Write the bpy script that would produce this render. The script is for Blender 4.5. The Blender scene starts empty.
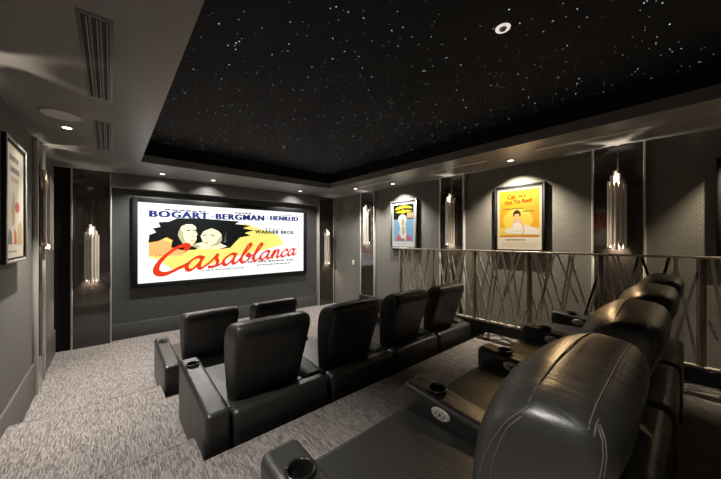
import bpy, bmesh, math, random
from mathutils import Vector, Matrix
R = random.Random(11)
scn = bpy.context.scene
COL = scn.collection
PI = math.pi

# ------------------------------------------------------------------ dimensions
ZC = 1.863                      # eye height above the front floor
CEIL = ZC + 1.208
STAR = CEIL + 0.36
ZM, ZB = 0.228, 0.513           # middle and back tiers
XL, XR = -0.695, 4.98            # side walls
YP, YS, YBK = 6.85, 6.97, -1.6  # front panel plane, recessed screen wall, wall behind
TX0, TX1, TY0, TY1 = 0.36, 3.92, -1.0, 5.61

# ------------------------------------------------------------------ materials
MATS = {}
def mat(name, col, rough=0.5, metal=0.0, emit=None, strength=0.0, spec=0.5, coat=0.0):
    if name in MATS: return MATS[name]
    m = bpy.data.materials.new(name); m.use_nodes = True
    b = m.node_tree.nodes['Principled BSDF']
    b.inputs['Base Color'].default_value = (*col, 1)
    b.inputs['Roughness'].default_value = rough
    b.inputs['Metallic'].default_value = metal
    b.inputs['Specular IOR Level'].default_value = spec
    b.inputs['Coat Weight'].default_value = coat
    if emit:
        b.inputs['Emission Color'].default_value = (*emit, 1)
        b.inputs['Emission Strength'].default_value = strength
    MATS[name] = m
    return m
def nt(m): return m.node_tree.nodes, m.node_tree.links, m.node_tree.nodes['Principled BSDF']
def coords(N, L, scale=(1,1,1), kind='Object'):
    tc = N.new('ShaderNodeTexCoord'); mp = N.new('ShaderNodeMapping')
    mp.inputs['Scale'].default_value = scale
    L.new(tc.outputs[kind], mp.inputs['Vector']); return mp.outputs['Vector']
def noise(N, L, vec, scale, detail=3, rough=.5):
    n = N.new('ShaderNodeTexNoise'); n.inputs['Scale'].default_value = scale
    n.inputs['Detail'].default_value = detail; n.inputs['Roughness'].default_value = rough
    L.new(vec, n.inputs['Vector']); return n.outputs['Fac']
def ramp(N, L, fac, stops):
    r = N.new('ShaderNodeValToRGB'); e = r.color_ramp.elements
    while len(e) < len(stops): e.new(.5)
    for k, (p, c) in enumerate(stops):
        e[k].position = p; e[k].color = (*c, 1)
    L.new(fac, r.inputs['Fac']); return r.outputs['Color']
def bump(N, L, b, h, strength, dist, prev=None):
    n = N.new('ShaderNodeBump'); n.inputs['Strength'].default_value = strength
    n.inputs['Distance'].default_value = dist
    L.new(h, n.inputs['Height'])
    if prev: L.new(prev, n.inputs['Normal'])
    L.new(n.outputs['Normal'], b.inputs['Normal']); return n.outputs['Normal']

def make_materials():
    # carpet: short light and dark dashes running front to back
    m = mat('carpet', (.3,.27,.25), .95, spec=.1); N, L, b = nt(m)
    tc = N.new('ShaderNodeTexCoord'); sx = N.new('ShaderNodeSeparateXYZ'); cb = N.new('ShaderNodeCombineXYZ')
    wob = N.new('ShaderNodeMath'); wob.operation = 'MULTIPLY_ADD'
    wn = noise(N, L, coords(N, L, (9, 9, 9)), 1.0, 2)
    L.new(tc.outputs['Object'], sx.inputs[0])
    L.new(wn, wob.inputs[0]); wob.inputs[1].default_value = .02; L.new(sx.outputs[0], wob.inputs[2])
    zy = N.new('ShaderNodeMath'); zy.operation = 'ADD'; L.new(sx.outputs[1], zy.inputs[0]); L.new(sx.outputs[2], zy.inputs[1])
    L.new(zy.outputs[0], cb.inputs[0]); L.new(wob.outputs[0], cb.inputs[1])
    br = N.new('ShaderNodeTexBrick'); br.inputs['Scale'].default_value = 1.0; br.offset = .37; br.offset_frequency = 3; br.squash = .6; br.squash_frequency = 2
    br.inputs['Brick Width'].default_value = .066; br.inputs['Row Height'].default_value = .0070
    br.inputs['Mortar Size'].default_value = .0012; br.inputs['Mortar Smooth'].default_value = .6
    br.inputs['Color1'].default_value = (.072,.058,.055,1); br.inputs['Color2'].default_value = (.47,.425,.40,1); br.inputs['Mortar'].default_value = (.05,.042,.04,1)
    L.new(cb.outputs[0], br.inputs['Vector'])
    f = noise(N, L, coords(N, L, (170, 40, 60)), 1.0, 2, .6)
    f2 = noise(N, L, coords(N, L, (1.5, 1.5, 1.5)), 1.0, 2)
    c = ramp(N, L, f, [(.3, (.10,.085,.08)), (.7, (.40,.365,.345))])
    m0 = N.new('ShaderNodeMix'); m0.data_type = 'RGBA'; m0.inputs[0].default_value = .35
    L.new(br.outputs['Color'], m0.inputs[6]); L.new(c, m0.inputs[7])
    mx = N.new('ShaderNodeMix'); mx.data_type = 'RGBA'; mx.blend_type = 'MULTIPLY'; mx.inputs[0].default_value = .3
    L.new(m0.outputs[2], mx.inputs[6]); L.new(ramp(N, L, f2, [(.3,(.7,.7,.7)),(.7,(1,1,1))]), mx.inputs[7])
    L.new(mx.outputs[2], b.inputs['Base Color'])
    bump(N, L, b, br.outputs['Color'], .45, .006)
    # woven wall fabric
    m = mat('wall_fabric', (.13,.125,.113), .8, spec=.25); N, L, b = nt(m)
    tc = N.new('ShaderNodeTexCoord'); sx = N.new('ShaderNodeSeparateXYZ'); cb = N.new('ShaderNodeCombineXYZ')
    L.new(tc.outputs['Object'], sx.inputs[0])
    ad = N.new('ShaderNodeMath'); ad.operation = 'ADD'
    L.new(sx.outputs[0], ad.inputs[0]); L.new(sx.outputs[1], ad.inputs[1])
    L.new(ad.outputs[0], cb.inputs[0]); L.new(sx.outputs[2], cb.inputs[1])
    br = N.new('ShaderNodeTexBrick'); br.inputs['Scale'].default_value = 1.0
    br.inputs['Brick Width'].default_value = .05; br.inputs['Row Height'].default_value = .026
    br.inputs['Mortar Size'].default_value = .0035; br.offset = .5
    br.inputs['Color1'].default_value = (.8,.8,.8,1); br.inputs['Color2'].default_value = (1,1,1,1); br.inputs['Mortar'].default_value = (.25,.25,.25,1)
    L.new(cb.outputs[0], br.inputs['Vector'])
    f = noise(N, L, coords(N, L, (160,160,160)), 1.0, 2)
    mx = N.new('ShaderNodeMix'); mx.data_type = 'RGBA'; mx.blend_type = 'MULTIPLY'; mx.inputs[0].default_value = .45
    L.new(ramp(N, L, f, [(.3,(.115,.108,.095)),(.7,(.24,.227,.20))]), mx.inputs[6]); L.new(br.outputs['Color'], mx.inputs[7])
    L.new(mx.outputs[2], b.inputs['Base Color'])
    bump(N, L, b, br.outputs['Color'], .35, .004)
    # plaster soffit
    m = mat('plaster', (.2,.19,.172), .38, spec=.5); N, L, b = nt(m)
    f = noise(N, L, coords(N, L, (3,1.2,2)), 1.0, 4)
    L.new(ramp(N, L, f, [(.3,(.165,.161,.152)),(.7,(.23,.224,.211))]), b.inputs['Base Color'])
    bump(N, L, b, f, .06, .02)
    # leather
    m = mat('black_leather', (.023,.0225,.021), .36, spec=.6); N, L, b = nt(m)
    g = noise(N, L, coords(N, L, (1,1,1)), 260, 2)
    w = noise(N, L, coords(N, L, (20,7,7)), 1.0, 3, .5)
    n1 = bump(N, L, b, w, .38, .012); bump(N, L, b, g, .12, .002, n1)
    r_ = N.new('ShaderNodeMapRange'); r_.inputs[3].default_value = .34; r_.inputs[4].default_value = .42
    L.new(w, r_.inputs[0]); L.new(r_.outputs[0], b.inputs['Roughness'])
    mat('stitching', (.07,.062,.052), .6)
    # espresso lacquer wall panels
    m = mat('lacquer', (.022,.017,.014), .10, spec=.7, coat=.6); N, L, b = nt(m)
    f = noise(N, L, coords(N, L, (30,30,1.5)), 1.0, 3)
    L.new(ramp(N, L, f, [(.35,(.014,.011,.009)),(.7,(.035,.027,.022))]), b.inputs['Base Color'])
    mat('strip_metal', (.66,.63,.58), .38, .35)
    mat('screen_wall_paint', (.066,.070,.069), .5)
    mat('header_paint', (.16,.16,.154), .5)
    mat('base_paint', (.08,.083,.081), .5)
    mat('skirting_paint', (.10,.09,.077), .45)
    mat('tray_black', (.012,.012,.013), .75, spec=.2)
    m = mat('star_cloth', (.021,.0225,.026), .8, spec=.25)
    mat('star_white', (0,0,0), .5, emit=(.78,.9,1.0), strength=.56)
    mat('star_faint', (0,0,0), .5, emit=(.8,.88,.95), strength=.22)
    mat('star_blue', (0,0,0), .5, emit=(.35,.68,1.0), strength=1.1)
    mat('brass_tube', (.86,.79,.70), .34, .45)
    mat('bronze', (.30,.26,.21), .36, .6)
    mat('bronze_light', (.62,.55,.455), .36, .4)
    mat('kerb_black', (.012,.012,.012), .35)
    mat('black_plastic', (.008,.008,.008), .25)
    mat('frame_black', (.010,.010,.010), .65, spec=.2)
    mat('frame_silver', (.5,.48,.44), .4, .7)
    mat('vent_frame', (.19,.182,.166), .5)
    mat('vent_dark', (.01,.01,.01), .7)
    mat('vent_blade', (.5,.485,.45), .45)
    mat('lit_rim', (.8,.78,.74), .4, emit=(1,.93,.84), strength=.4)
    mat('slot_bar', (.42,.39,.34), .5)
    mat('white_plastic', (.75,.74,.72), .4)
    mat('lamp_glow', (.9,.9,.9), .4, emit=(1,.93,.82), strength=4)
    mat('bulb_glow', (.9,.9,.9), .4, emit=(1,.86,.68), strength=5)
    mat('panel_oval', (.62,.59,.55), .4, .2)
    mat('panel_dark', (.03,.03,.03), .4)
    mat('button_red', (.35,.06,.04), .4)
make_materials()
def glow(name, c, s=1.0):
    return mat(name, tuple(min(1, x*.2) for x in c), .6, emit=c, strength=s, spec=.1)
def srgb(r, g, b):
    f = lambda x: (x/255/12.92) if x/255 <= .04045 else ((x/255+.055)/1.055)**2.4
    return (f(r), f(g), f(b))

# ------------------------------------------------------------------ mesh builder
class MB:
    def __init__(s): s.v = []; s.f = []; s.mi = []; s.sm = []; s.mats = []
    def m(s, name):
        mt = MATS[name]
        if mt not in s.mats: s.mats.append(mt)
        return s.mats.index(mt)
    def add(s, vs, fs, m, smooth=False, T=None):
        o = len(s.v); i = s.m(m)
        for p in vs: s.v.append(tuple(T @ Vector(p)) if T else tuple(p))
        for f in fs: s.f.append([o+k for k in f]); s.mi.append(i); s.sm.append(smooth)
    def box(s, a, b, m, bev=0, seg=3, T=None):
        bm = bmesh.new(); bmesh.ops.create_cube(bm, size=1)
        for v in bm.verts:
            v.co = Vector(((a[k]+b[k])/2 + v.co[k]*(b[k]-a[k]) for k in range(3)))
        if bev: bmesh.ops.bevel(bm, geom=bm.edges[:], offset=bev, segments=seg, profile=.5, affect='EDGES')
        bm.verts.index_update()
        s.add([v.co[:] for v in bm.verts], [[v.index for v in f.verts] for f in bm.faces], m, bev > 0, T); bm.free()
    def tube(s, pts, r, m, n=8, T=None, cap=True):
        pts = [Vector(p) for p in pts]; vs = []; fs = []
        up = None
        for k, p in enumerate(pts):
            d = (pts[min(k+1, len(pts)-1)] - pts[max(k-1, 0)]).normalized()
            if up is None: up = d.orthogonal().normalized()
            up = (up - d*up.dot(d)).normalized(); sd = d.cross(up)
            rr = r[k] if isinstance(r, (list, tuple)) else r
            for j in range(n):
                a = 2*PI*j/n; vs.append(p + up*rr*math.cos(a) + sd*rr*math.sin(a))
        for k in range(len(pts)-1):
            for j in range(n):
                fs.append([k*n+j, k*n+(j+1) % n, (k+1)*n+(j+1) % n, (k+1)*n+j])
        if cap: fs.append(list(range(n))[::-1]); fs.append([(len(pts)-1)*n+j for j in range(n)])
        s.add(vs, fs, m, True, T)
    def lathe(s, prof, m, n=24, T=None):
        vs = []; fs = []
        for r, z in prof:
            for j in range(n): vs.append((r*math.cos(2*PI*j/n), r*math.sin(2*PI*j/n), z))
        for k in range(len(prof)-1):
            for j in range(n): fs.append([k*n+j, k*n+(j+1) % n, (k+1)*n+(j+1) % n, (k+1)*n+j])
        s.add(vs, fs, m, True, T)
    def disc(s, c, r, m, n=24, T=None, ry=None, up=1):
        vs = [(c[0]+r*math.cos(2*PI*j/n), c[1]+(ry or r)*math.sin(2*PI*j/n), c[2]) for j in range(n)]
        s.add(vs, [list(range(n)) if up > 0 else list(range(n))[::-1]], m, False, T)
    def loft(s, loops, m, T=None, cap0=True, cap1=True):
        n = len(loops[0]); vs = [p for l in loops for p in l]; fs = []
        for k in range(len(loops)-1):
            for j in range(n): fs.append([k*n+j, k*n+(j+1) % n, (k+1)*n+(j+1) % n, (k+1)*n+j])
        if cap0: fs.append(list(range(n))[::-1])
        if cap1: fs.append([(len(loops)-1)*n+j for j in range(n)])
        s.add(vs, fs, m, True, T)
    def poly(s, pts, m, y=0.0, T=None):       # flat patch facing -y in (x, z)
        s.add([(p[0], y, p[1]) for p in pts], [list(range(len(pts)))], m, False, T)
    def build(s, name, parent=None, weighted=False, kind=None):
        me = bpy.data.meshes.new(name)
        me.from_pydata(s.v, [], s.f)
        for mt in s.mats: me.materials.append(mt)
        me.polygons.foreach_set('material_index', s.mi); me.polygons.foreach_set('use_smooth', s.sm)
        me.update()
        o = bpy.data.objects.new(name, me); COL.objects.link(o)
        if parent: o.parent = parent
        if weighted:
            w = o.modifiers.new('wn', 'WEIGHTED_NORMAL'); w.weight = 90; w.keep_sharp = True
        if kind: o['kind'] = kind
        return o
def tag(o, label, cat, group=None):
    o['label'] = label; o['category'] = cat
    if group: o['group'] = group
    return o
def empty(name, loc=(0,0,0), rz=0.0):
    o = bpy.data.objects.new(name, None); o.empty_display_size = .1; COL.objects.link(o)
    o.location = loc; o.rotation_euler = (0, 0, rz); return o
def copy_tree(o, parent=None):
    c = o.copy(); COL.objects.link(c)
    if parent: c.parent = parent
    for ch in list(o.children): copy_tree(ch, c)
    return c
def bx(name, a, b, m, bev=0, kind='structure', parent=None):
    q = MB(); q.box(a, b, m, bev); return q.build(name, parent, kind=kind if parent is None else None)
def text_patch(q, body, x, z, w, h, m, y, bold=.02, shear=0.0, sky=0.0, spc=1.0):
    """letters fitted into a w x h box whose lower left corner is (x, z)"""
    cu = bpy.data.curves.new('t', 'FONT'); cu.body = body; cu.size = 1; cu.offset = bold; cu.shear = shear
    cu.resolution_u = 3; cu.space_character = spc
    o = bpy.data.objects.new('t', cu); COL.objects.link(o)
    dg = bpy.context.evaluated_depsgraph_get(); me = bpy.data.meshes.new_from_object(o.evaluated_get(dg))
    xs = [v.co.x for v in me.vertices]; ys = [v.co.y for v in me.vertices]
    sx = w/(max(xs)-min(xs)); sz = h/(max(ys)-min(ys)); x0 = min(xs); y0 = min(ys)
    vs = [(x+(v.co.x-x0)*sx, y, z+(v.co.y-y0)*sz + sky*(v.co.x-x0)*sx) for v in me.vertices]
    q.add(vs, [list(p.vertices) for p in me.polygons], m)
    bpy.data.objects.remove(o); bpy.data.curves.remove(cu); bpy.data.meshes.remove(me)
def crom(pts, n=6):
    out = []; P = [pts[0]] + list(pts) + [pts[-1]]
    for k in range(1, len(P)-2):
        for j in range(n):
            t = j/n; a, b, c, d = P[k-1], P[k], P[k+1], P[k+2]
            out.append(tuple(.5*((2*b[i]) + (-a[i]+c[i])*t + (2*a[i]-5*b[i]+4*c[i]-d[i])*t*t + (-a[i]+3*b[i]-3*c[i]+d[i])*t**3) for i in range(len(b))))
    out.append(tuple(pts[-1])); return out

# ------------------------------------------------------------------ room shell
q = MB()      # carpeted floor in three tiers (one continuous carpet)
q.box((XL-.1, YBK-.1, -.12), (XR+.1, YS+.1, 0), 'carpet')
def tier(x0, x1, y1, z):
    q.box((x0, YBK, 0), (x1, y1, z), 'carpet')
    q.box((x0, y1-.016, z-.03), (x1, y1+.010, z+.005), 'carpet', .009, 3)     # rolled nosing
tier(XL, .432, 3.90, ZM); tier(.432, 2.75, 3.54, ZM); tier(2.75, 4.15, 3.90, ZM)
tier(XL, .432, 2.21, ZB); tier(.432, 4.15, 1.932, ZB)
q.build('floor', kind='structure')

bx('wall_left', (XL-.1, YBK, 0), (XL, YS, CEIL+.1), 'wall_fabric')
bx('wall_right', (XR, YBK, 0), (XR+.1, YS, CEIL+.1), 'wall_fabric')
bx('wall_back', (XL-.1, YBK-.1, 0), (XR+.1, YBK, CEIL+.5), 'wall_fabric')
bx('wall_front', (XL-.1, YS, 0), (XR+.1, YS+.1, CEIL+.1), 'screen_wall_paint')
bx('baseboard_left', (XL, YBK, 0), (XL+.022, 6.84, .39), 'skirting_paint', .004)
bx('baseboard_front', (0.03, YS-.025, 0), (4.40, YS, .29), 'base_paint', .004)
bx('trim_1', (0.012, YP-.06, ZC+.95), (4.42, YS, CEIL), 'header_paint', .006)          # header over the screen
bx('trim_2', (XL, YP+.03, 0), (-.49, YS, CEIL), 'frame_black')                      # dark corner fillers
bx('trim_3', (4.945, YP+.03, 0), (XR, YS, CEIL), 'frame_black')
bx('trim_4', (4.15, YBK, 0), (4.25, 4.80, ZC-1.215), 'kerb_black', .004)              # solid kerb below the railing

ceil = MB()
for a, b in (((XL-.1, YBK, CEIL), (TX0, YS+.1, CEIL+.12)), ((TX1, YBK, CEIL), (XR+.1, YS+.1, CEIL+.12)),
             ((TX0, TY1, CEIL), (TX1, YS+.1, CEIL+.12)), ((TX0, YBK, CEIL), (TX1, TY0, CEIL+.12))):
    ceil.box(a, b, 'plaster')
ceil = ceil.build('ceiling', kind='structure')
q = MB(); g = .10
q.box((TX0-g-.05, TY0-g, CEIL+.1201), (TX0-g, TY1+g, STAR), 'tray_black')
q.box((TX1+g, TY0-g, CEIL+.1201), (TX1+g+.05, TY1+g, STAR), 'tray_black')
q.box((TX0-g-.05, TY1+g, CEIL+.1201), (TX1+g+.05, TY1+g+.05, STAR), 'tray_black')
q.box((TX0-g-.05, TY0-g-.05, CEIL+.1201), (TX1+g+.05, TY0-g, STAR), 'tray_black')
q.build('tray_side', ceil)
q = MB()
ys = [TY0-g-.05, 0.6, 2.2, 3.75, TY1+g+.05]
for k in range(4):            # cloth panels butted together with hairline joints
    q.box((TX0-g-.05, ys[k]+.002, STAR), (TX1+g+.05, ys[k+1]-.002, STAR+.05), 'star_cloth')
q.build('star_panel', ceil)
q = MB()
for k in range(1050):
    x = R.uniform(TX0-.06, TX1+.08); y = R.uniform(-.2, TY1+.05)
    u = R.random(); mt = 'star_faint' if u < .62 else ('star_white' if u < .965 else 'star_blue')
    r = R.uniform(.0022, .0036) if mt == 'star_faint' else R.uniform(.0026, .0046)
    T = Matrix.Translation((x, y, STAR-.0005))
    q.lathe([(r, 0), (r*.8, -r*.5), (.0001, -r*.8)], mt, 6, T)
st = q.build('star_lights', kind='stuff')
tag(st, 'tiny fibre-optic star lights scattered over the black tray ceiling', 'star lights')

# ------------------------------------------------------------------ wall panels with metal strips
def wall_panel(n, loc, rz, depth=.05, w=.5, h=CEIL):
    q = MB(); q.box((-w/2, -depth, 0), (w/2, 0, h), 'lacquer')
    o = q.build('trim_%d' % n, kind='structure'); o.location = loc; o.rotation_euler = (0, 0, rz)
    for s in (-1, 1):
        q = MB(); q.box((s*w/2-.012, -depth-.014, 0), (s*w/2+.012, .0, h), 'strip_metal', .002, 1)
        q.build('metal_strip', o)
    return o
PY = (5.39, 3.00, .61)
n = 5
for y in PY: wall_panel(n, (XR, y, 0), -PI/2, h=CEIL-.002); n += 1
for y in PY: wall_panel(n, (XL, y, 0), PI/2, .034, h=CEIL-.002); n += 1
wall_panel(n, (-.238, YS, 0), 0, YS-YP, h=CEIL-.002); n += 1
wall_panel(n, (4.682, YS, 0), 0, YS-YP, h=CEIL-.002); n += 1

# ------------------------------------------------------------------ lights
def spot(loc, aim, e, size, blend=.5, col=(1,.9,.78), rad=.012):
    l = bpy.data.lights.new('spot', 'SPOT'); l.energy = e; l.spot_size = math.radians(size); l.spot_blend = blend
    l.color = col; l.shadow_soft_size = rad
    o = bpy.data.objects.new('spot', l); COL.objects.link(o); o.location = loc
    o.rotation_euler = (Vector(aim)-Vector(loc)).to_track_quat('-Z', 'Y').to_euler(); return o
def point(loc, e, col=(1,.85,.7), rad=.02):
    l = bpy.data.lights.new('bulb', 'POINT'); l.energy = e; l.color = col; l.shadow_soft_size = rad
    o = bpy.data.objects.new('bulb', l); COL.objects.link(o); o.location = loc; return o

# ------------------------------------------------------------------ sconces
def make_sconce():
    root = empty('wall_sconce')
    q = MB(); q.box((-.075, -.02, -.42), (.075, 0, .40), 'bronze', .004, 1); q.build('back_plate', root)
    spec = [(-.076, -.045, .39, -.46), (-.040, -.078, .455, -.43), (0, -.092, .37, -.49), (.040, -.078, .43, -.445),
            (.076, -.045, .34, -.47), (-.021, -.036, .52, -.40), (.023, -.036, .485, -.42)]
    for x, y, t, b in spec:
        q = MB(); r = .0195
        T = Matrix.Translation((x, y, 0))
        q.lathe([(r, b), (r, t)], 'brass_tube', 20, T)
        q.lathe([(r-.003, b+.08), (r-.003, b)], 'brass_tube', 20, T); q.lathe([(r-.003, t), (r-.003, t-.08)], 'brass_tube', 20, T)
        q.lathe([(r-.003, b), (r, b)], 'brass_tube', 20, T); q.lathe([(r, t), (r-.003, t)], 'brass_tube', 20, T)
        q.lathe([(r-.003, b+.08), (.0001, b+.08)], 'brass_tube', 20, T); q.lathe([(.0001, t-.08), (r-.003, t-.08)], 'brass_tube', 20, T)
        q.build('tube', root)
    return root
SC = make_sconce()
first = [True]
def sconce(loc, rz, label, e=5.0, up=1.0, col=(1,.87,.72)):
    o = SC if first[0] else copy_tree(SC); first[0] = False
    o.location = loc; o.rotation_euler = (0, 0, rz)
    tag(o, label, 'wall sconce', 'tubular wall sconces')
    d = Matrix.Rotation(rz, 3, 'Z') @ Vector((0, -.058, 0)); L0 = Vector(loc)
    p = L0 + d + Vector((0,0,.335)); spot(p, p+Vector((0,0,1)), e*up*1.6, 150, .9, col, .008)
    p = L0 + d + Vector((0,0,-.415)); spot(p, p-Vector((0,0,1)), e*1.1, 150, .9, col, .008)
SZ = ZC+.36
RW = XR-.05; LW = XL+.034
sconce((RW, .61, SZ), -PI/2, 'large brass tube sconce on the dark panel just above the back row headrests', 14)
sconce((RW, 3.00, SZ), -PI/2, 'brass tube sconce on the wall panel between the blue poster and the yellow poster', 11)
sconce((RW, 5.39, SZ), -PI/2, 'brass tube sconce on the narrow wall panel just past the white light switch', 8)
sconce((LW, 5.39, SZ), PI/2, 'brass tube sconce seen edge-on, past the pale poster on the aisle wall', 6)
sconce((-.238, YP, ZC-.26), 0, 'brass tube sconce on the wide dark panel beside the aisle end of the screen', 9)
sconce((4.682, YP, ZC-.22), 0, 'slim brass tube sconce on the dark panel between the screen and the far corner', 8)
sconce((LW, 3.00, SZ), PI/2, 'brass tube sconce on the aisle wall panel on the near side of the pale poster', 6)
sconce((LW, .61, SZ), PI/2, 'unseen brass tube sconce added on the aisle wall panel level with the back row', 6)  # added out of view to lighten the aisle-side soffit

# ------------------------------------------------------------------ ceiling fittings
def downlight(x, y, label):
    root = empty('recessed_downlight', (x, y, CEIL))
    q = MB(); q.lathe([(.036, -.001), (.052, -.006), (.054, 0)], 'white_plastic', 24); q.build('trim_ring', root)
    q = MB(); q.disc((0,0,-.0015), .037, 'lamp_glow', 20, up=-1); q.build('lamp', root)
    return tag(root, label, 'downlight', 'recessed ceiling downlights')
W1 = (1,.96,.89)
downlight(-.35, 4.43, 'small lit downlight beside the round ceiling speaker')
downlight(.73, 6.40, 'tiny downlight above the screen, over the first letters of the top line')
downlight(1.59, 6.40, 'tiny downlight above the middle of the screen')
downlight(3.58, 6.40, 'tiny downlight above the screen end nearest the far corner panel')
downlight(4.40, 5.22, 'tiny downlight on the soffit between the far corner and the blue poster')
downlight(4.63, 4.24, 'small lit downlight in the soffit above the blue poster')
downlight(4.62, 1.80, 'small lit downlight in the soffit above the yellow poster')
for x in (.73, 1.59, 3.58):
    spot((x, 6.40, CEIL-.012), (x, 6.9, CEIL-.75), 16, 100, .9, W1)
    spot((x, 6.40, CEIL-.012), (x, 6.60, 0), 60, 95, .9, W1)
    spot((x, 6.40, CEIL-.012), (x, 6.0, 0), 48, 144, .5, W1)
for y, e in ((4.43, 270), (3.05, 22), (1.70, 120), (.3, 105), (-.8, 160)): spot((-.35, y, CEIL-.012), (.05, y, 0), e, 76, .8, W1)  # only the first has a fitting; the two nearest the eye are added fill
spot((4.40, 5.22, CEIL-.012), (4.5, 5.3, 0), 90, 110, .8, W1)
spot((4.63, 4.24, CEIL-.012), (XR-.05, 4.2, ZC-.5), 140, 110, .8, W1)
spot((4.62, 1.80, CEIL-.012), (XR-.05, 1.8, ZC-.5), 210, 110, .8, (1,.88,.7))
spot((-.40, 4.2, CEIL-.012), (XL+.05, 4.2, ZC+.2), 20, 75, .7, W1)
WARM = (1,.66,.33)
spot((4.30, 1.25, CEIL-.012), (1.5, .15, 1.62), 70, 42, .8, WARM)
spot((4.62, -.6, CEIL-.012), (XR-.05, -.6, ZC-.1), 110, 85, .6, (1,.85,.62))

q = MB(); q.lathe([(.0001, -.006), (.145, -.006), (.158, -.004), (.16, 0)], 'vent_frame', 48)
q.lathe([(.0001, -.0065), (.14, -.0065)], 'vent_blade', 48)
o = q.build('speaker_grille'); o.location = (-.355, 4.0, CEIL); o.name = 'ceiling_speaker'
tag(o, 'flat round in-ceiling speaker grille beside the lit downlight', 'speaker')

def vent(x0, x1, y0, y1, label):
    cx, cy = (x0+x1)/2, (y0+y1)/2; w = (x1-x0)/2; l = (y1-y0)/2
    root = empty('ceiling_vent', (cx, cy, CEIL))
    q = MB(); q.box((-w-.012, -l-.03, -.004), (w+.012, l+.03, 0), 'vent_frame', .002, 1); q.build('frame', root)
    for k in range(3):
        xx = -w + (k+.5)*2*w/3
        q = MB(); q.box((xx-w*.24, -l, -.007), (xx+w*.24, l, -.0041), 'vent_dark'); q.build('slot', root)
        q = MB(); q.box((xx+.004, -l, -.011), (xx+w*.13, l, -.0071), 'vent_blade', .001, 1); q.build('blade', root)
    tag(root, label, 'air vent', 'three-slot ceiling vents')
vent(-.127, .004, 2.13, 3.30, 'longer-looking three-slot ceiling vent nearest the camera, by the tray edge')
vent(-.118, .012, 3.97, 5.15, 'smaller-looking three-slot ceiling vent beside the round speaker and screen end')
for y0, y1, lb in ((.28, 1.37, 'long grey linear slot diffuser above the large sconce behind the recliners'),
                   (2.05, 3.12, 'long grey linear slot diffuser above the sconce between the two posters'),
                   (3.95, 4.98, 'long grey linear slot diffuser above the blue poster, towards the far corner')):
    root = empty('linear_diffuser', (4.34, (y0+y1)/2, CEIL)); l = (y1-y0)/2
    q = MB(); q.box((-.05, -l, -.006), (.05, l, 0), 'slot_bar', .002, 1); q.build('frame', root)
    q = MB(); q.box((-.018, -l+.02, -.0075), (.018, l-.02, -.0062), 'vent_blade'); q.build('slot', root)
    tag(root, lb, 'air vent', 'linear soffit diffusers')
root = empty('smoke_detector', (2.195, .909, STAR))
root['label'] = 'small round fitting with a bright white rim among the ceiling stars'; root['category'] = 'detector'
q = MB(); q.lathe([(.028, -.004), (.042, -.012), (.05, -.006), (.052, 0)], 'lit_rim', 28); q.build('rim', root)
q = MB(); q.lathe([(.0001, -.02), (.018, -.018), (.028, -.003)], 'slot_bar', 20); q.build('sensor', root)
root = empty('sprinkler_head', (2.197, 4.47, STAR))
tag(root, 'tiny white sprinkler head low in the star ceiling near the screen', 'sprinkler')
q = MB(); q.lathe([(.03, 0), (.028, -.006), (.01, -.008), (.008, -.03), (.0001, -.03)], 'white_plastic', 16); q.build('escutcheon', root)
q = MB(); q.lathe([(.0001, -.036), (.018, -.035), (.018, -.032), (.0001, -.03)], 'white_plastic', 16); q.build('deflector', root)

q = MB(); q.box((-.04, -.008, -.06), (.04, 0, .06), 'white_plastic', .003, 2); q.box((-.017, -.012, -.035), (.017, -.007, .035), 'white_plastic', .003, 2)
o = q.build('light_switch'); o.location = (XR, 6.0, ZC-.62); o.rotation_euler = (0,0,-PI/2)
tag(o, 'white light switch plate on the grey wall near the far corner', 'light switch')

# ------------------------------------------------------------------ projection screen
SX0, SX1, SZ0, SZ1 = .40, 3.98, ZC-.847, ZC+.722
root = empty('projection_screen', ((SX0+SX1)/2, YS, SZ0-.08))
tag(root, 'wide black-framed projection screen showing a red-titled film picture on the front wall', 'projection screen')
def rel(o): o.location = (-(SX0+SX1)/2, -YS, -(SZ0-.08)); return o
q = MB(); fw = .085; y0, y1 = YS-.055, YS
q.box((SX0-fw, y0, SZ0-fw), (SX0, y1, SZ1+fw), 'frame_black', .006, 2); q.box((SX1, y0, SZ0-fw), (SX1+fw, y1, SZ1+fw), 'frame_black', .006, 2)
q.box((SX0, y0, SZ0-fw), (SX1, y1, SZ0), 'frame_black', .006, 2); q.box((SX0, y0, SZ1), (SX1, y1, SZ1+fw), 'frame_black', .006, 2)
rel(q.build('frame', root))
SS = .55
for nm, c in dict(white=(255,255,255), yellow=(252,226,120), peach=(244,178,110), orange=(240,150,70), ink=(14,18,16), teal=(120,170,150), sage=(176,178,140), skin=(244,228,190), navy=(28,44,110), red=(222,62,34), grey=(90,90,96), grass=(60,90,40)).items():
    glow('s_'+nm, srgb(*c), SS)
W, H = SX1-SX0, SZ1-SZ0
def P(fx, fz): return (SX0+fx*W, SZ0+fz*H)
YD = YS-.035
q = MB(); q.box((SX0, YD, SZ0), (SX1, YS-.005, SZ1), 's_white')
disp = rel(q.build('display', root))
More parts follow.
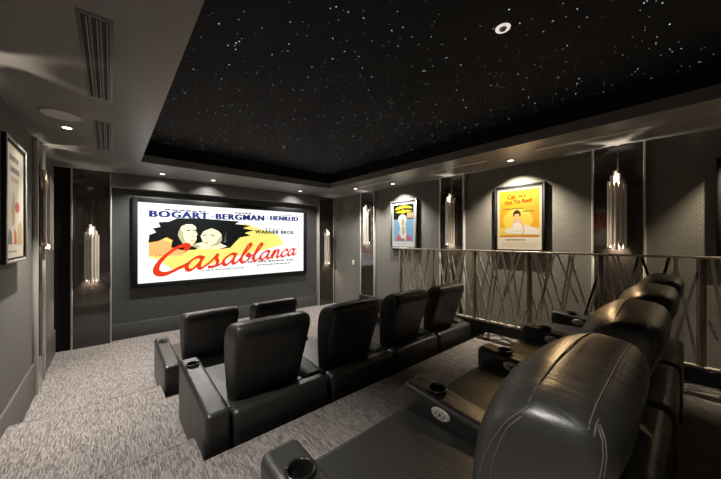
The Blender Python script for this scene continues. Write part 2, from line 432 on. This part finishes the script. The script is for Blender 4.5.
# picture field: soft yellow and peach ground, dark ragged mass and two plain pale ovals
pm = MB()
def patch(pts, m, lay): pm.poly([P(*p) for p in pts], m, YD-.0006*lay)
patch([(.047,.32),(.047,.55),(.11,.60),(.22,.60),(.42,.66),(.56,.78),(.68,.70),(.80,.60),(.84,.46),(.70,.38),(.52,.30),(.40,.22),(.28,.14),(.15,.16),(.09,.28)], 's_yellow', 1)
patch([(.047,.34),(.047,.55),(.10,.56),(.17,.47),(.24,.40),(.20,.33),(.10,.33)], 's_peach', 2)
patch([(.10,.60),(.17,.50),(.14,.40),(.24,.44),(.2,.55)], 's_orange', 3)
patch([(.045,.50),(.05,.60),(.08,.63),(.065,.68),(.10,.70),(.09,.76),(.14,.77),(.18,.82),(.30,.83),(.42,.82),(.53,.81),(.50,.77),(.60,.75),(.55,.71),(.62,.68),(.56,.64),(.60,.60),(.53,.57),(.50,.50),(.47,.42),(.40,.40),(.34,.44),(.24,.46),(.18,.50),(.13,.57),(.09,.52)], 's_ink', 4)
def oval(cx, cz, a, b, rot, m, lay, n=26):
    c, s = math.cos(rot), math.sin(rot)
    patch([(cx+(a*math.cos(t)*c*H/W - b*math.sin(t)*s*H/W), cz+(a*math.cos(t)*s + b*math.sin(t)*c)) for t in (2*PI*k/n for k in range(n))], m, lay)
patch([(.155,.52),(.15,.44),(.20,.40),(.27,.40),(.30,.45),(.25,.50),(.20,.56)], 's_ink', 5)
patch([(.180,.66),(.190,.74),(.225,.775),(.262,.755),(.276,.70),(.274,.655),(.284,.61),(.277,.585),(.279,.55),(.270,.50),(.252,.455),(.228,.45),(.205,.49),(.190,.55),(.182,.60)], 's_skin', 6)
patch([(.180,.66),(.182,.60),(.190,.55),(.205,.49),(.228,.45),(.240,.452),(.222,.50),(.212,.57),(.206,.64),(.196,.69)], 's_sage', 7)
patch([(.168,.66),(.176,.75),(.205,.81),(.25,.82),(.280,.775),(.277,.715),(.255,.745),(.225,.745),(.200,.715),(.188,.655),(.182,.60),(.174,.62)], 's_ink', 8)
patch([(.226,.665),(.248,.675),(.248,.663),(.228,.65)], 's_ink', 8); patch([(.258,.672),(.274,.668),(.273,.655),(.259,.66)], 's_ink', 8)
patch([(.255,.60),(.268,.585),(.264,.575),(.252,.585)], 's_sage', 8); patch([(.246,.525),(.270,.53),(.268,.517),(.248,.513)], 's_orange', 8)
patch([(.24,.46),(.30,.41),(.40,.40),(.45,.44),(.40,.50),(.30,.50)], 's_skin', 5)
patch([(.312,.50),(.305,.55),(.299,.585),(.307,.62),(.318,.67),(.350,.70),(.392,.68),(.418,.61),(.420,.53),(.400,.46),(.365,.43),(.335,.44)], 's_skin', 7)
patch([(.345,.44),(.40,.46),(.42,.53),(.418,.60),(.402,.56),(.385,.49)], 's_sage', 8)
patch([(.30,.625),(.315,.71),(.36,.765),(.41,.75),(.45,.66),(.455,.55),(.43,.46),(.415,.48),(.425,.58),(.405,.655),(.36,.70),(.325,.665)], 's_ink', 9)
patch([(.310,.60),(.332,.612),(.331,.60),(.312,.588)], 's_ink', 9); patch([(.352,.61),(.378,.60),(.376,.588),(.353,.598)], 's_ink', 9)
patch([(.318,.50),(.342,.498),(.338,.485),(.322,.488)], 's_red', 9)
for k_ in range(4):
    z_ = .50+.045*k_; patch([(.426+.004*k_,z_),(.438+.004*k_,z_+.035),(.447,z_+.03),(.440,z_-.005)], 's_grey', 10)
rel_p = pm.build('picture', disp)
lt = MB(); YT = YD-.009
def tx(body, fx, fz, fw_, fh, m, **k):
    x, z = P(fx, fz)
    if m == 's_navy' and len(body) > 1:          # heavy poster capitals: widened strokes
        for dx in (-.014, 0, .014): text_patch(lt, body, x+dx, z, fw_*W, fh*H, m, YT-.0003*(dx > 0)-.0006*(dx < 0), **k)
        return
    text_patch(lt, body, x, z, fw_*W, fh*H, m, YT, **k)
tx('BOGART', .052, .822, .288, .083, 's_navy', bold=.012, sky=.01, spc=1.16)
tx('\u00b7', .358, .857, .012, .018, 's_navy', bold=.035)
tx('BERGMAN', .385, .828, .305, .082, 's_navy', bold=.012, sky=.01, spc=1.16)
tx('\u00b7', .712, .868, .012, .018, 's_navy', bold=.035)
tx('HENREID', .738, .85, .214, .072, 's_navy', bold=.012, sky=.01, spc=1.16)
tx('WARNER BROS.', .628, .632, .295, .056, 's_ink', bold=.045, spc=1.1)
tx('A HAL B. WALLIS PRODUCTION', .306, .098, .25, .026, 's_ink', bold=.02, sky=.01)
def dash(fx, fz, n, wmin, wmax, h, m, sl=0.0):     # lines of lettering too small to read
    x = fx
    for k in range(n):
        w = R.uniform(wmin, wmax)
        lt.poly([P(x, fz+sl*(x-fx)), P(x+w, fz+sl*(x+w-fx)), P(x+w, fz+h+sl*(x+w-fx)), P(x, fz+h+sl*(x-fx))], m, YT); x += w+.006
dash(.12, .915, 7, .012, .03, .018, 's_grey'); dash(.50, .925, 5, .012, .02, .018, 's_grey'); dash(.82, .935, 4, .012, .02, .018, 's_grey')
dash(.70, .70, 5, .010, .022, .016, 's_grey'); 
for fx, n_ in ((.578, 3), (.648, 3), (.722, 6), (.86, 3)): dash(fx, .185, n_, .008, .018, .024, 's_grey')
dash(.64, .135, 10, .012, .026, .016, 's_grey', .02)
# brush-script title
GL = {
 'C': ([(1.18,1.62),(1.27,1.86),(1.10,1.98),(.72,1.80),(.32,1.25),(.12,.62),(.22,.14),(.60,.0),(1.10,.28),(1.5,.55)], 1.38),
 'a': ([(.78,.80),(.60,1.0),(.30,.86),(.08,.46),(.14,.08),(.38,.04),(.68,.50),(.82,.98),(.70,.45),(.74,.06),(.92,.06),(1.12,.30)], 1.06),
 's': ([(.0,.20),(.30,.62),(.52,1.05),(.52,.74),(.64,.34),(.48,.02),(.18,.04),(.40,.02),(.74,.10),(.96,.30)], .92),
 'b': ([(.0,.25),(.40,1.05),(.66,1.85),(.58,2.1),(.42,1.8),(.22,.8),(.20,.18),(.42,.0),(.70,.22),(.78,.62),(.62,.86),(.56,.66),(.86,.62),(1.02,.70)], .98),
 'l': ([(.0,.30),(.34,1.02),(.58,1.85),(.50,2.1),(.34,1.8),(.16,.8),(.18,.12),(.38,.0),(.66,.30)], .62),
 'n': ([(.0,.3),(.18,.92),(.26,.95),(.16,.4),(.10,.0),(.22,.45),(.46,.92),(.62,.95),(.62,.55),(.58,.10),(.74,.02),(.98,.30)], .94),
 'c': ([(.66,.74),(.62,.96),(.38,.92),(.10,.50),(.14,.08),(.40,.0),(.72,.24),(.80,.34)], .76)}
pen = math.radians(35); ca, sa = math.cos(pen), math.sin(pen)
def brush(pts, wid, lay):
    pp = crom(pts, 7)
    k0 = MB
    for a, b in zip(pp[:-1], pp[1:]):
        dx, dz = b[0]-a[0], b[1]-a[1]; l = math.hypot(dx, dz)
        if l < 1e-6: continue
        def wd(dx, dz): return wid*(.42+.58*abs(dx/l*sa - dz/l*ca))
        nx, nz = -dz/l, dx/l; w = wd(dx, dz)/2; e = w*.5
        ax, az, bx_, bz = a[0]-dx/l*e, a[1]-dz/l*e, b[0]+dx/l*e, b[1]+dz/l*e
        lt.poly([(ax-nx*w, az-nz*w), (bx_-nx*w, bz-nz*w), (bx_+nx*w, bz+nz*w), (ax+nx*w, az+nz*w)], 's_red', YT-.001)
ang = .062; lx, lz = P(.06, .10)
def shrink(u): return 1-.46*u
steps = []; pen_x = 0.0; tot = sum(GL[c][1] for c in 'Casablanca'); run = 0.0
for ch in 'Casablanca':
    u = run/tot; steps.append((ch, pen_x, u)); pen_x += GL[ch][1]*shrink(u); run += GL[ch][1]
S0 = (.945-.06)*W/(pen_x+.1)
for ch, px_, u in steps:
    k_ = shrink(u); vert = .275*k_*(1.0 if ch != 'C' else .98)
    pts = []
    for (x, z) in GL[ch][0]:
        X = (px_+x*k_)*S0 + z*vert*.22; pts.append((lx+X, lz-.02+z*vert*(.92 if z > 1.2 and ch != 'C' else 1)+X*.098))
    brush(pts, (.084 if ch != 'C' else .115)*(.35+.65*k_), 0)
for fx, fz in ((.078,.335), (.093,.338), (.944,.415), (.958,.418)):
    x, z = P(fx, fz); lt.poly([(x, z-.022), (x+.012, z-.022), (x+.03, z+.022), (x+.012, z+.022)], 's_red', YT)
lt.build('lettering', disp)

# ------------------------------------------------------------------ framed posters (lightbox frames)
AW, AH = .66, .99
def poster(loc, rz, fm, label, art, bg, bs):
    root = empty('framed_poster', loc, rz); tag(root, label, 'framed poster', 'framed film posters')
    q = MB(); d = .058; f = .045; w, h = AW/2, AH/2
    for a, b in (((-w-f, -d, -h-f), (-w, 0, h+f)), ((w, -d, -h-f), (w+f, 0, h+f)), ((-w, -d, -h-f), (w, 0, -h)), ((-w, -d, h), (w, 0, h+f))):
        q.box(a, b, 'frame_black')
    q.build('frame', root)
    q = MB(); e = .014
    for a, b in (((-w-f, -d-.006, -h-f), (-w-f+e*2, -d, h+f)), ((w+f-e*2, -d-.006, -h-f), (w+f, -d, h+f)), ((-w-f+e*2, -d-.006, -h-f), (w+f-e*2, -d, -h-f+e*2)), ((-w-f+e*2, -d-.006, h+f-e*2), (w+f-e*2, -d, h+f))):
        q.box(a, b, fm, .002, 1)
    q.build('frame_moulding', root)
    q = MB(); q.box((-w, -d+.012, -h), (w, -.004, h), bg)
    ar = q.build('artwork', root)
    q = MB(); art(q, lambda pts, m, k: q.poly([(-w+p[0]*AW, -h+p[1]*AH) for p in pts], m, -d+.012-.0008*k))
    q.build('printed_picture', ar)
    return ar
def ov(cx, cz, a, b, n=20): return [(cx+a*math.cos(2*PI*k/n), cz+b*math.sin(2*PI*k/n)) for k in range(n)]
def rect(x0, z0, x1, z1): return [(x0,z0),(x1,z0),(x1,z1),(x0,z1)]
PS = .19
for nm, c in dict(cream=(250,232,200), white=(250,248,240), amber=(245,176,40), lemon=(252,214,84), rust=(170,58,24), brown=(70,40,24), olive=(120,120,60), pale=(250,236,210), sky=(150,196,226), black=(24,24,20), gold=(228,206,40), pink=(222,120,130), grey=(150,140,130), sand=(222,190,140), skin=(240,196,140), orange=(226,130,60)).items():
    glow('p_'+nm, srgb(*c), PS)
def line(pa, x, z, n, m, k, h=.014, wm=.03):
    for j in range(n):
        w = R.uniform(wm*.5, wm*1.3); pa(rect(x, z, x+w, z+h), m, k); x += w+.012
def art_yellow(q, pa):
    pa(rect(.05,.20,.95,.965), 'p_amber', 1)
    pa(rect(.05,.21,.95,.36), 'p_lemon', 2); pa(ov(.48,.47,.34,.19), 'p_lemon', 3)
    line(pa, .13, .655, 6, 'p_olive', 4, .020, .08); line(pa, .60, .605, 4, 'p_olive', 4, .020, .05)
    pa([(.15,.29),(.22,.34),(.36,.36),(.52,.34),(.64,.40),(.80,.36),(.96,.31),(.96,.235),(.55,.25),(.28,.255)], 'p_pale', 5)   # spread skirt
    pa([(.38,.49),(.44,.51),(.50,.51),(.57,.48),(.585,.42),(.56,.33),(.40,.31),(.36,.40)], 'p_skin', 6)                        # shoulders and bodice
    pa([(.37,.42),(.50,.44),(.57,.40),(.57,.31),(.38,.30)], 'p_pale', 7)
    pa(ov(.465,.545,.052,.05), 'p_skin', 7)
    pa([(.375,.545),(.38,.60),(.42,.635),(.49,.64),(.545,.605),(.552,.545),(.525,.53),(.505,.58),(.46,.575),(.415,.585),(.405,.535)], 'p_brown', 8)
    pa([(.565,.46),(.60,.36),(.595,.24),(.62,.24),(.635,.36),(.595,.47)], 'p_skin', 8)
    pa(rect(.06,.212,.94,.232), 'p_orange', 4)
    line(pa, .20, .15, 9, 'p_brown', 4, .014, .05)
    for z in (.105, .075, .045): line(pa, .10, z, 14, 'p_sand', 4, .008, .05)
    T = lambda s, x, z, w, h: text_patch(q, s, -AW/2+x*AW, -AH/2+z*AH, w*AW, h*AH, 'p_rust', -.051, bold=.03, sky=.06)
    T('Cat', .24, .82, .20, .075); T('on a', .50, .845, .16, .03); T('Hot Tin Roof', .18, .735, .62, .065)
def art_blue(q, pa):
    pa(rect(.06,.12,.94,.62), 'p_sky', 1); pa(rect(.06,.62,.94,.95), 'p_black', 1)
    pa([(.12,.84),(.22,.90),(.5,.93),(.78,.90),(.9,.85),(.78,.85),(.5,.87),(.25,.84)], 'p_gold', 2)
    pa([(.12,.78),(.3,.82),(.7,.82),(.9,.79),(.7,.77),(.3,.76)], 'p_gold', 2)
    pa([(.40,.75),(.58,.75),(.52,.84),(.46,.84)], 'p_gold', 3)
    pa(rect(.66,.64,.93,.76), 'p_sand', 3)
    pa(ov(.46,.62,.19,.11), 'p_white', 4); pa([(.30,.62),(.62,.62),(.60,.40),(.70,.14),(.26,.14),(.36,.40)], 'p_white', 5)
    pa(ov(.49,.55,.06,.085), 'p_sand', 6); pa([(.46,.45),(.54,.45),(.57,.30),(.45,.28)], 'p_sand', 6)
    pa([(.16,.14),(.30,.30),(.40,.22),(.46,.14)], 'p_pink', 7); pa([(.60,.14),(.66,.28),(.84,.20),(.88,.14)], 'p_pink', 7)
    pa(ov(.5,.16,.06,.03), 'p_grey', 8)
    line(pa, .14, .06, 10, 'p_sand', 3, .012, .05)
def art_pale(q, pa):
    pa(rect(.07,.10,.93,.94), 'p_pale', 1)
    line(pa, .2, .86, 5, 'p_grey', 2, .05, .10); line(pa, .25, .76, 4, 'p_grey', 2, .05, .10); line(pa, .3, .68, 3, 'p_sand', 2, .04, .1)
    pa(ov(.62,.46,.13,.05), 'p_pink', 3); pa([(.30,.42),(.42,.62),(.50,.44),(.46,.30),(.34,.28)], 'p_sand', 3)
    pa([(.62,.12),(.66,.30),(.80,.34),(.90,.26),(.90,.12)], 'p_sand', 4); pa([(.42,.12),(.46,.27),(.56,.22),(.58,.12)], 'p_orange', 4)
    pa([(.10,.12),(.16,.26),(.30,.22),(.34,.12)], 'p_grey', 4)
    line(pa, .14, .05, 9, 'p_grey', 2, .012, .05)
def art_red(q, pa):
    pa(rect(.06,.45,.94,.95), 'p_rust', 1); pa(rect(.06,.22,.94,.45), 'p_white', 1); pa(ov(.5,.5,.28,.16), 'p_orange', 2)
    line(pa, .14, .10, 10, 'p_sand', 3, .012, .05)
PZ = ZC+.335
poster((XR, 1.80, PZ), -PI/2, 'frame_black', 'yellow framed poster titled with a hot tin roof, behind the railing', art_yellow, 'p_cream', PS)
poster((XR, 4.20, PZ), -PI/2, 'frame_silver', 'blue and black poster in a pale frame above the far end of the railing', art_blue, 'p_white', PS)
poster((XL, 4.02, PZ), PI/2, 'frame_silver', 'pale pastel poster in a silver frame on the aisle wall', art_pale, 'p_cream', PS)
poster((XL, 1.80, PZ), PI/2, 'frame_silver', 'red and white poster mirrored in the dark panel behind the large sconce', art_red, 'p_cream', PS)
poster((XR, -.57, PZ), -PI/2, 'frame_black', 'black poster frame cut off by the picture edge, past the large sconce', art_pale, 'p_cream', PS)

# ------------------------------------------------------------------ railing
RX = 4.20; RZ0, RZ1 = ZC-1.215, ZC-.16
root = empty('metal_railing', (RX, 1.2, RZ0))
tag(root, 'bronze metal railing with criss-cross slanted bars on a black kerb', 'railing')
YE0, YE1 = -1.58, 3.66
def rl(o): o.location = (-RX, -1.2, -RZ0); return o
q = MB(); q.box((RX-.03, YE0, RZ1-.022), (RX+.03, YE1, RZ1), 'bronze_light', .004, 2); rl(q.build('top_rail', root))
q = MB(); q.box((RX-.03, YE0, RZ0), (RX+.03, YE1, RZ0+.022), 'bronze_light', .004, 2)
rl(q.build('bottom_rail', root))
posts = [3.64-.745*k for k in range(8)]
for y in posts:
    if y < YE0+.03: continue
    q = MB(); q.box((RX-.022, y-.022, RZ0+.02), (RX+.022, y+.022, RZ1-.02), 'bronze', .003, 1); rl(q.build('post', root))
for k in range(len(posts)-1):
    a, b = posts[k+1]+.02, posts[k]-.02
    if a < YE0: a = YE0+.01
    if b-a < .1: continue
    q = MB(); nb = 7
    for d in (-1, 1):
        for j in range(nb):
            y0 = a+(j+.5)*(b-a)/nb + R.uniform(-.05, .05); sl = d*R.uniform(.10, .30)
            z0, z1 = RZ0+.02, RZ1-.02
            y1 = y0+sl
            if R.random() < .12:                     # bar running only from the rail to a neighbour
                z0 = RZ0+.02+R.uniform(.25,.5)
            y0 = min(max(y0, a+.01), b-.01); y1c = min(max(y1, a+.01), b-.01)
            if y1 != y1c and abs(y1-y0) > 1e-4: z1 = z0+(z1-z0)*(y1c-y0)/(y1-y0)
            if z1-z0 < .15: z1 = RZ1-.02; y1c = y0
            w = .0115; xo = RX+d*.0065
            q.add([(xo-.006,y0-w,z0),(xo-.006,y0+w,z0),(xo+.006,y0+w,z0),(xo+.006,y0-w,z0),(xo-.006,y1c-w,z1),(xo-.006,y1c+w,z1),(xo+.006,y1c+w,z1),(xo+.006,y1c-w,z1)],
                  [[0,1,2,3],[4,7,6,5],[0,4,5,1],[1,5,6,2],[2,6,7,3],[3,7,4,0]], 'bronze_light')
    rl(q.build('lattice_bars', root))

# ------------------------------------------------------------------ recliners
HWS = .3275     # half the seat width between the arms
KEY = [(.34,.19,.28,.285),(.45,.16,.288,.300),(.60,.118,.284,.316),(.75,.068,.278,.328),(.88,.022,.268,.334),(.945,-.002,.250,.336),(.990,-.006,.222,.334)]
CAP = [(1.015,.0,.192,.329),(1.031,.013,.165,.317),(1.040,.032,.142,.29),(1.043,.058,.112,.20)]
DOME = 1.0
def dome(p):                       # plump crown: higher and fuller in the middle of the front than at the corners
    x, y, z = p; k = max(0, 1-(x/.34)**2)*DOME; g = max(0, min(1, (y-.01)/.13))
    return (x, y + (.012*k*max(0, min(1, (z-.6)/.3)) if y > .14 else 0), z + (k*(.004+.030*g)*((z-.85)/.19) if z > .85 else 0))
SEC = crom(KEY, 5) + CAP
AWD = .158; SQ = 1.0; WK = 1.0
def se(t):
    c, s = math.cos(t), math.sin(t); n = SQ*(4.6 if s < 0 else 4.6-1.9*s)
    return math.copysign(abs(c)**(2/n), c), math.copysign(abs(s)**(2/n), s)
def sec_loop(S_, N=56):
    z, r, f, w = S_; yc, hd = (r+f)/2, (f-r)/2
    out = []
    for k in range(N):
        x, y = se(2*PI*k/N)
        out.append(dome((x*w*WK*(1-.04*(1-y)), yc+y*hd, z)))
    return out
def on_sec(S_, sx, t):
    z, r, f, w = S_; x, y = se(t)
    return dome((sx*abs(x)*w*WK*(1-.04*(1-y)), (r+f)/2+y*(f-r)/2, z))
def sec_pt(S_, xs, ys):
    z, r, f, w = S_; return (xs*w*(1-.04*(1-ys)), (r+f)/2+ys*(f-r)/2, z)
def make_recliner(with_outer_arm):
    root = empty('recliner')
    q = MB(); q.loft([sec_loop(s) for s in SEC], 'black_leather')
    # padded lumbar roll and headrest face on the front
    back = q.build('backrest', root)
    q = MB()
    for sx in (-1, 1):        # double-stitched seams round the sides and the top strip
        q.tube([on_sec(s, sx, 1.18*PI) for s in SEC[:-2]], .0016, 'stitching', 6)
        q.tube([on_sec(s, sx, 1.20*PI) for s in SEC[:-2]], .0016, 'stitching', 6)
        q.tube([on_sec(s, sx, .93*PI - .22*PI*max(0, .96-s[0])) for s in SEC[4:-2]], .0016, 'stitching', 6)
        q.tube([on_sec(s, sx, .955*PI + .14*PI*max(0, .98-s[0])) for s in SEC[8:-3]], .0014, 'stitching', 6)
    def topline(ypos):               # lies on the crown of the back, from side to side
        pts = []; C5 = SEC[-6:]
        for k in range(41):
            x = (-1+2*k/40)*.325; z = 1.0425
            for a, b in zip(C5[:-1][::-1], C5[1:][::-1]):
                def hw(S_):
                    yy = (ypos-(S_[1]+S_[2])/2)/((S_[2]-S_[1])/2)
                    if abs(yy) >= 1: return -1
                    n = SQ*(4.6 if yy < 0 else 4.6-1.9*yy)
                    return S_[3]*WK*(1-.04*(1-yy))*(1-abs(yy)**n)**(1/n)
                wa, wb = hw(a), hw(b)
                if wb >= abs(x): break
                if wa >= abs(x) and wb < abs(x):
                    u = (wa-abs(x))/(wa-max(wb, 0) if wa > wb else 1); z = a[0]+(b[0]-a[0])*min(1, max(0, u)); break
            else: continue
            p_ = dome((x, ypos, z)); pts.append((p_[0], p_[1], p_[2]+.0008))
        return pts
    for yy in (.130, .040, .032): q.tube(topline(yy), .0017, 'stitching', 6)
    q.build('seam', back)
    # seat cushion
    q = MB(); w = HWS-.002
    q.box((-w, .14, .10), (w, .96, .445), 'black_leather', .035, 5); q.build('seat', root, True)
    q = MB(); q.box((-w+.004, .92, .07), (w-.004, .975, .40), 'black_leather', .022, 4); q.build('footrest', root, True)
    q = MB(); q.box((-w, .0, .02), (w+AWD+.002, .15, .465), 'black_leather', .055, 7); q.build('base_panel', root, True)
    def arm(x0, inner):
        q = MB(); aw = AWD
        y0 = .105 if inner else 0
        q.box((x0, y0, .02), (x0+aw, .98, .562), 'black_leather', .034, 7)
        q.v = [(x, y, z-(max(0, .55-y)*(.19 if inner else .12) if z > .4 else 0)) for x, y, z in q.v]
        a = q.build('armrest', root)
        c = MB(); cx, cy = x0+aw/2, .805
        c.lathe([(.0001,.48),(.043,.48),(.043,.60),(.0001,.60)], 'black_leather', 32, Matrix.Translation((cx, cy, 0)))
        co = c.build('cut')
        bm = bmesh.new(); bm.from_mesh(co.data); bmesh.ops.remove_doubles(bm, verts=bm.verts, dist=1e-3); bmesh.ops.recalc_face_normals(bm, faces=bm.faces); bm.to_mesh(co.data); bm.free()
        md = a.modifiers.new('b', 'BOOLEAN'); md.object = co; md.operation = 'DIFFERENCE'; md.solver = 'EXACT'
        dg = bpy.context.evaluated_depsgraph_get(); dg.update()
        me = bpy.data.meshes.new_from_object(a.evaluated_get(dg)); a.modifiers.remove(md)
        old = a.data; a.data = me; bpy.data.meshes.remove(old); me.name = 'armrest'
        bpy.data.objects.remove(co)
        wn = a.modifiers.new('wn', 'WEIGHTED_NORMAL'); wn.weight = 90; wn.keep_sharp = True
        q = MB(); T = Matrix.Translation((cx, cy, 0))
        q.lathe([(.0001,.4815),(.040,.4815),(.0415,.487),(.0415,.559),(.043,.566),(.047,.5685),(.052,.566),(.0535,.5615)], 'black_plastic', 36, T)
        q.build('cup_holder', a)
        if inner:        # oval switch plate on the face towards the seat
            q = MB(); T = Matrix.Translation((x0, .735, .487)) @ Matrix.Rotation(-PI/2, 4, 'Y')
            # in the local frame: x is up, y along the arm, z away from the arm
            E = [(.0001,.0075),(.8,.0075),(.95,.0055),(1,0)]
            vs = []; fs = []; nn = 32
            for r, z in E:
                for j in range(nn): vs.append((.031*r*math.cos(2*PI*j/nn), .053*r*math.sin(2*PI*j/nn), z))
            for k in range(3):
                for j in range(nn): fs.append([k*nn+j, (k+1)*nn+j, (k+1)*nn+(j+1) % nn, k*nn+(j+1) % nn][::-1])
            q.add(vs, fs, 'panel_oval', True, T); pl = q.build('control_panel', a)
            q = pl.data
            k_ = MB()
            for (px, py, r_, mm) in ((0,0,.008,'panel_dark'),(0,.026,.006,'button_red'),(0,-.026,.006,'button_red'),(.013,.013,.004,'panel_dark'),(.013,-.013,.004,'panel_dark'),(-.013,.013,.004,'panel_dark'),(-.013,-.013,.004,'panel_dark')):
                k_.disc((px, py, .0078), r_, mm, 14, T)
            bm = bmesh.new(); bm.from_mesh(pl.data)
            for mt in k_.mats: pl.data.materials.append(mt)
            for f, mi in zip(k_.f, k_.mi):
                fc = bm.faces.new([bm.verts.new(k_.v[i]) for i in f]); fc.material_index = mi+1
            bm.to_mesh(pl.data); bm.free()
        return a
    arm(HWS+.001, True)
    if with_outer_arm: arm(-HWS-.001-AWD, False)
    return root
PITCH = 2*HWS+AWD+.002
puffy = (make_recliner(True), make_recliner(False))      # back row: plump headrests
DOME = .12; SQ = 1.6; WK = .96
upright = (make_recliner(True), make_recliner(False))    # front rows: flatter, squarer backs
used = set()
def place(k, x, y, z, label, group, sz=1.0):
    src = (puffy if z == ZB else upright)[0 if k == 0 else 1]
    o = copy_tree(src) if src.name in used else src
    used.add(src.name)
    o.location = (x+AWD+HWS+PITCH*k, y, z); o.scale = (1, 1, sz); tag(o, label, 'recliner', group)
for k, lb in enumerate((
    'big black leather recliner at aisle end of the back row, large headrest seen from behind',
    'second black leather recliner from the aisle in the back row',
    'third black leather recliner from the aisle in the back row',
    'black leather recliner at the railing end of the back row')):
    place(k, .414, (.072, .056, .044, .030)[k], ZB, lb, 'back row of recliners')
for k, lb in enumerate((
    'grey-lit black recliner at aisle end of the middle row, its whole back in view',
    'second black leather recliner from the aisle in the middle row',
    'third black leather recliner from the aisle in the middle row',
    'black leather recliner at the railing end of the middle row')):
    place(k, .463, 2.03, ZM, lb, 'middle row of recliners', .99)
for k, lb in enumerate((
    'front row black recliner with an aisle arm and cup holder, below the screen',
    'second front row black recliner, only its back top showing below the screen')):
    place(k, .442, 3.70, 0, lb, 'front row of recliners', .972)

# ------------------------------------------------------------------ world, camera, view
w = bpy.data.worlds.new('World'); scn.world = w; w.use_nodes = True
w.node_tree.nodes['Background'].inputs[0].default_value = (.01, .01, .01, 1)
cam = bpy.data.cameras.new('Camera'); cam.sensor_width = 36; cam.lens = 36*287/721; cam.clip_start = .02
co = bpy.data.objects.new('Camera', cam); COL.objects.link(co)
co.location = (0, 0, ZC); co.rotation_euler = (PI/2, 0, -math.atan2(250.5, 287))
scn.camera = co
scn.view_settings.view_transform = 'Standard'; scn.view_settings.look = 'None'
scn.view_settings.exposure = 0.9; scn.view_settings.gamma = 1.0; scn.view_settings.use_curve_mapping = False
scn.cycles.use_denoising = True
scn.cycles.max_bounces = 8; scn.cycles.sample_clamp_indirect = 4.0
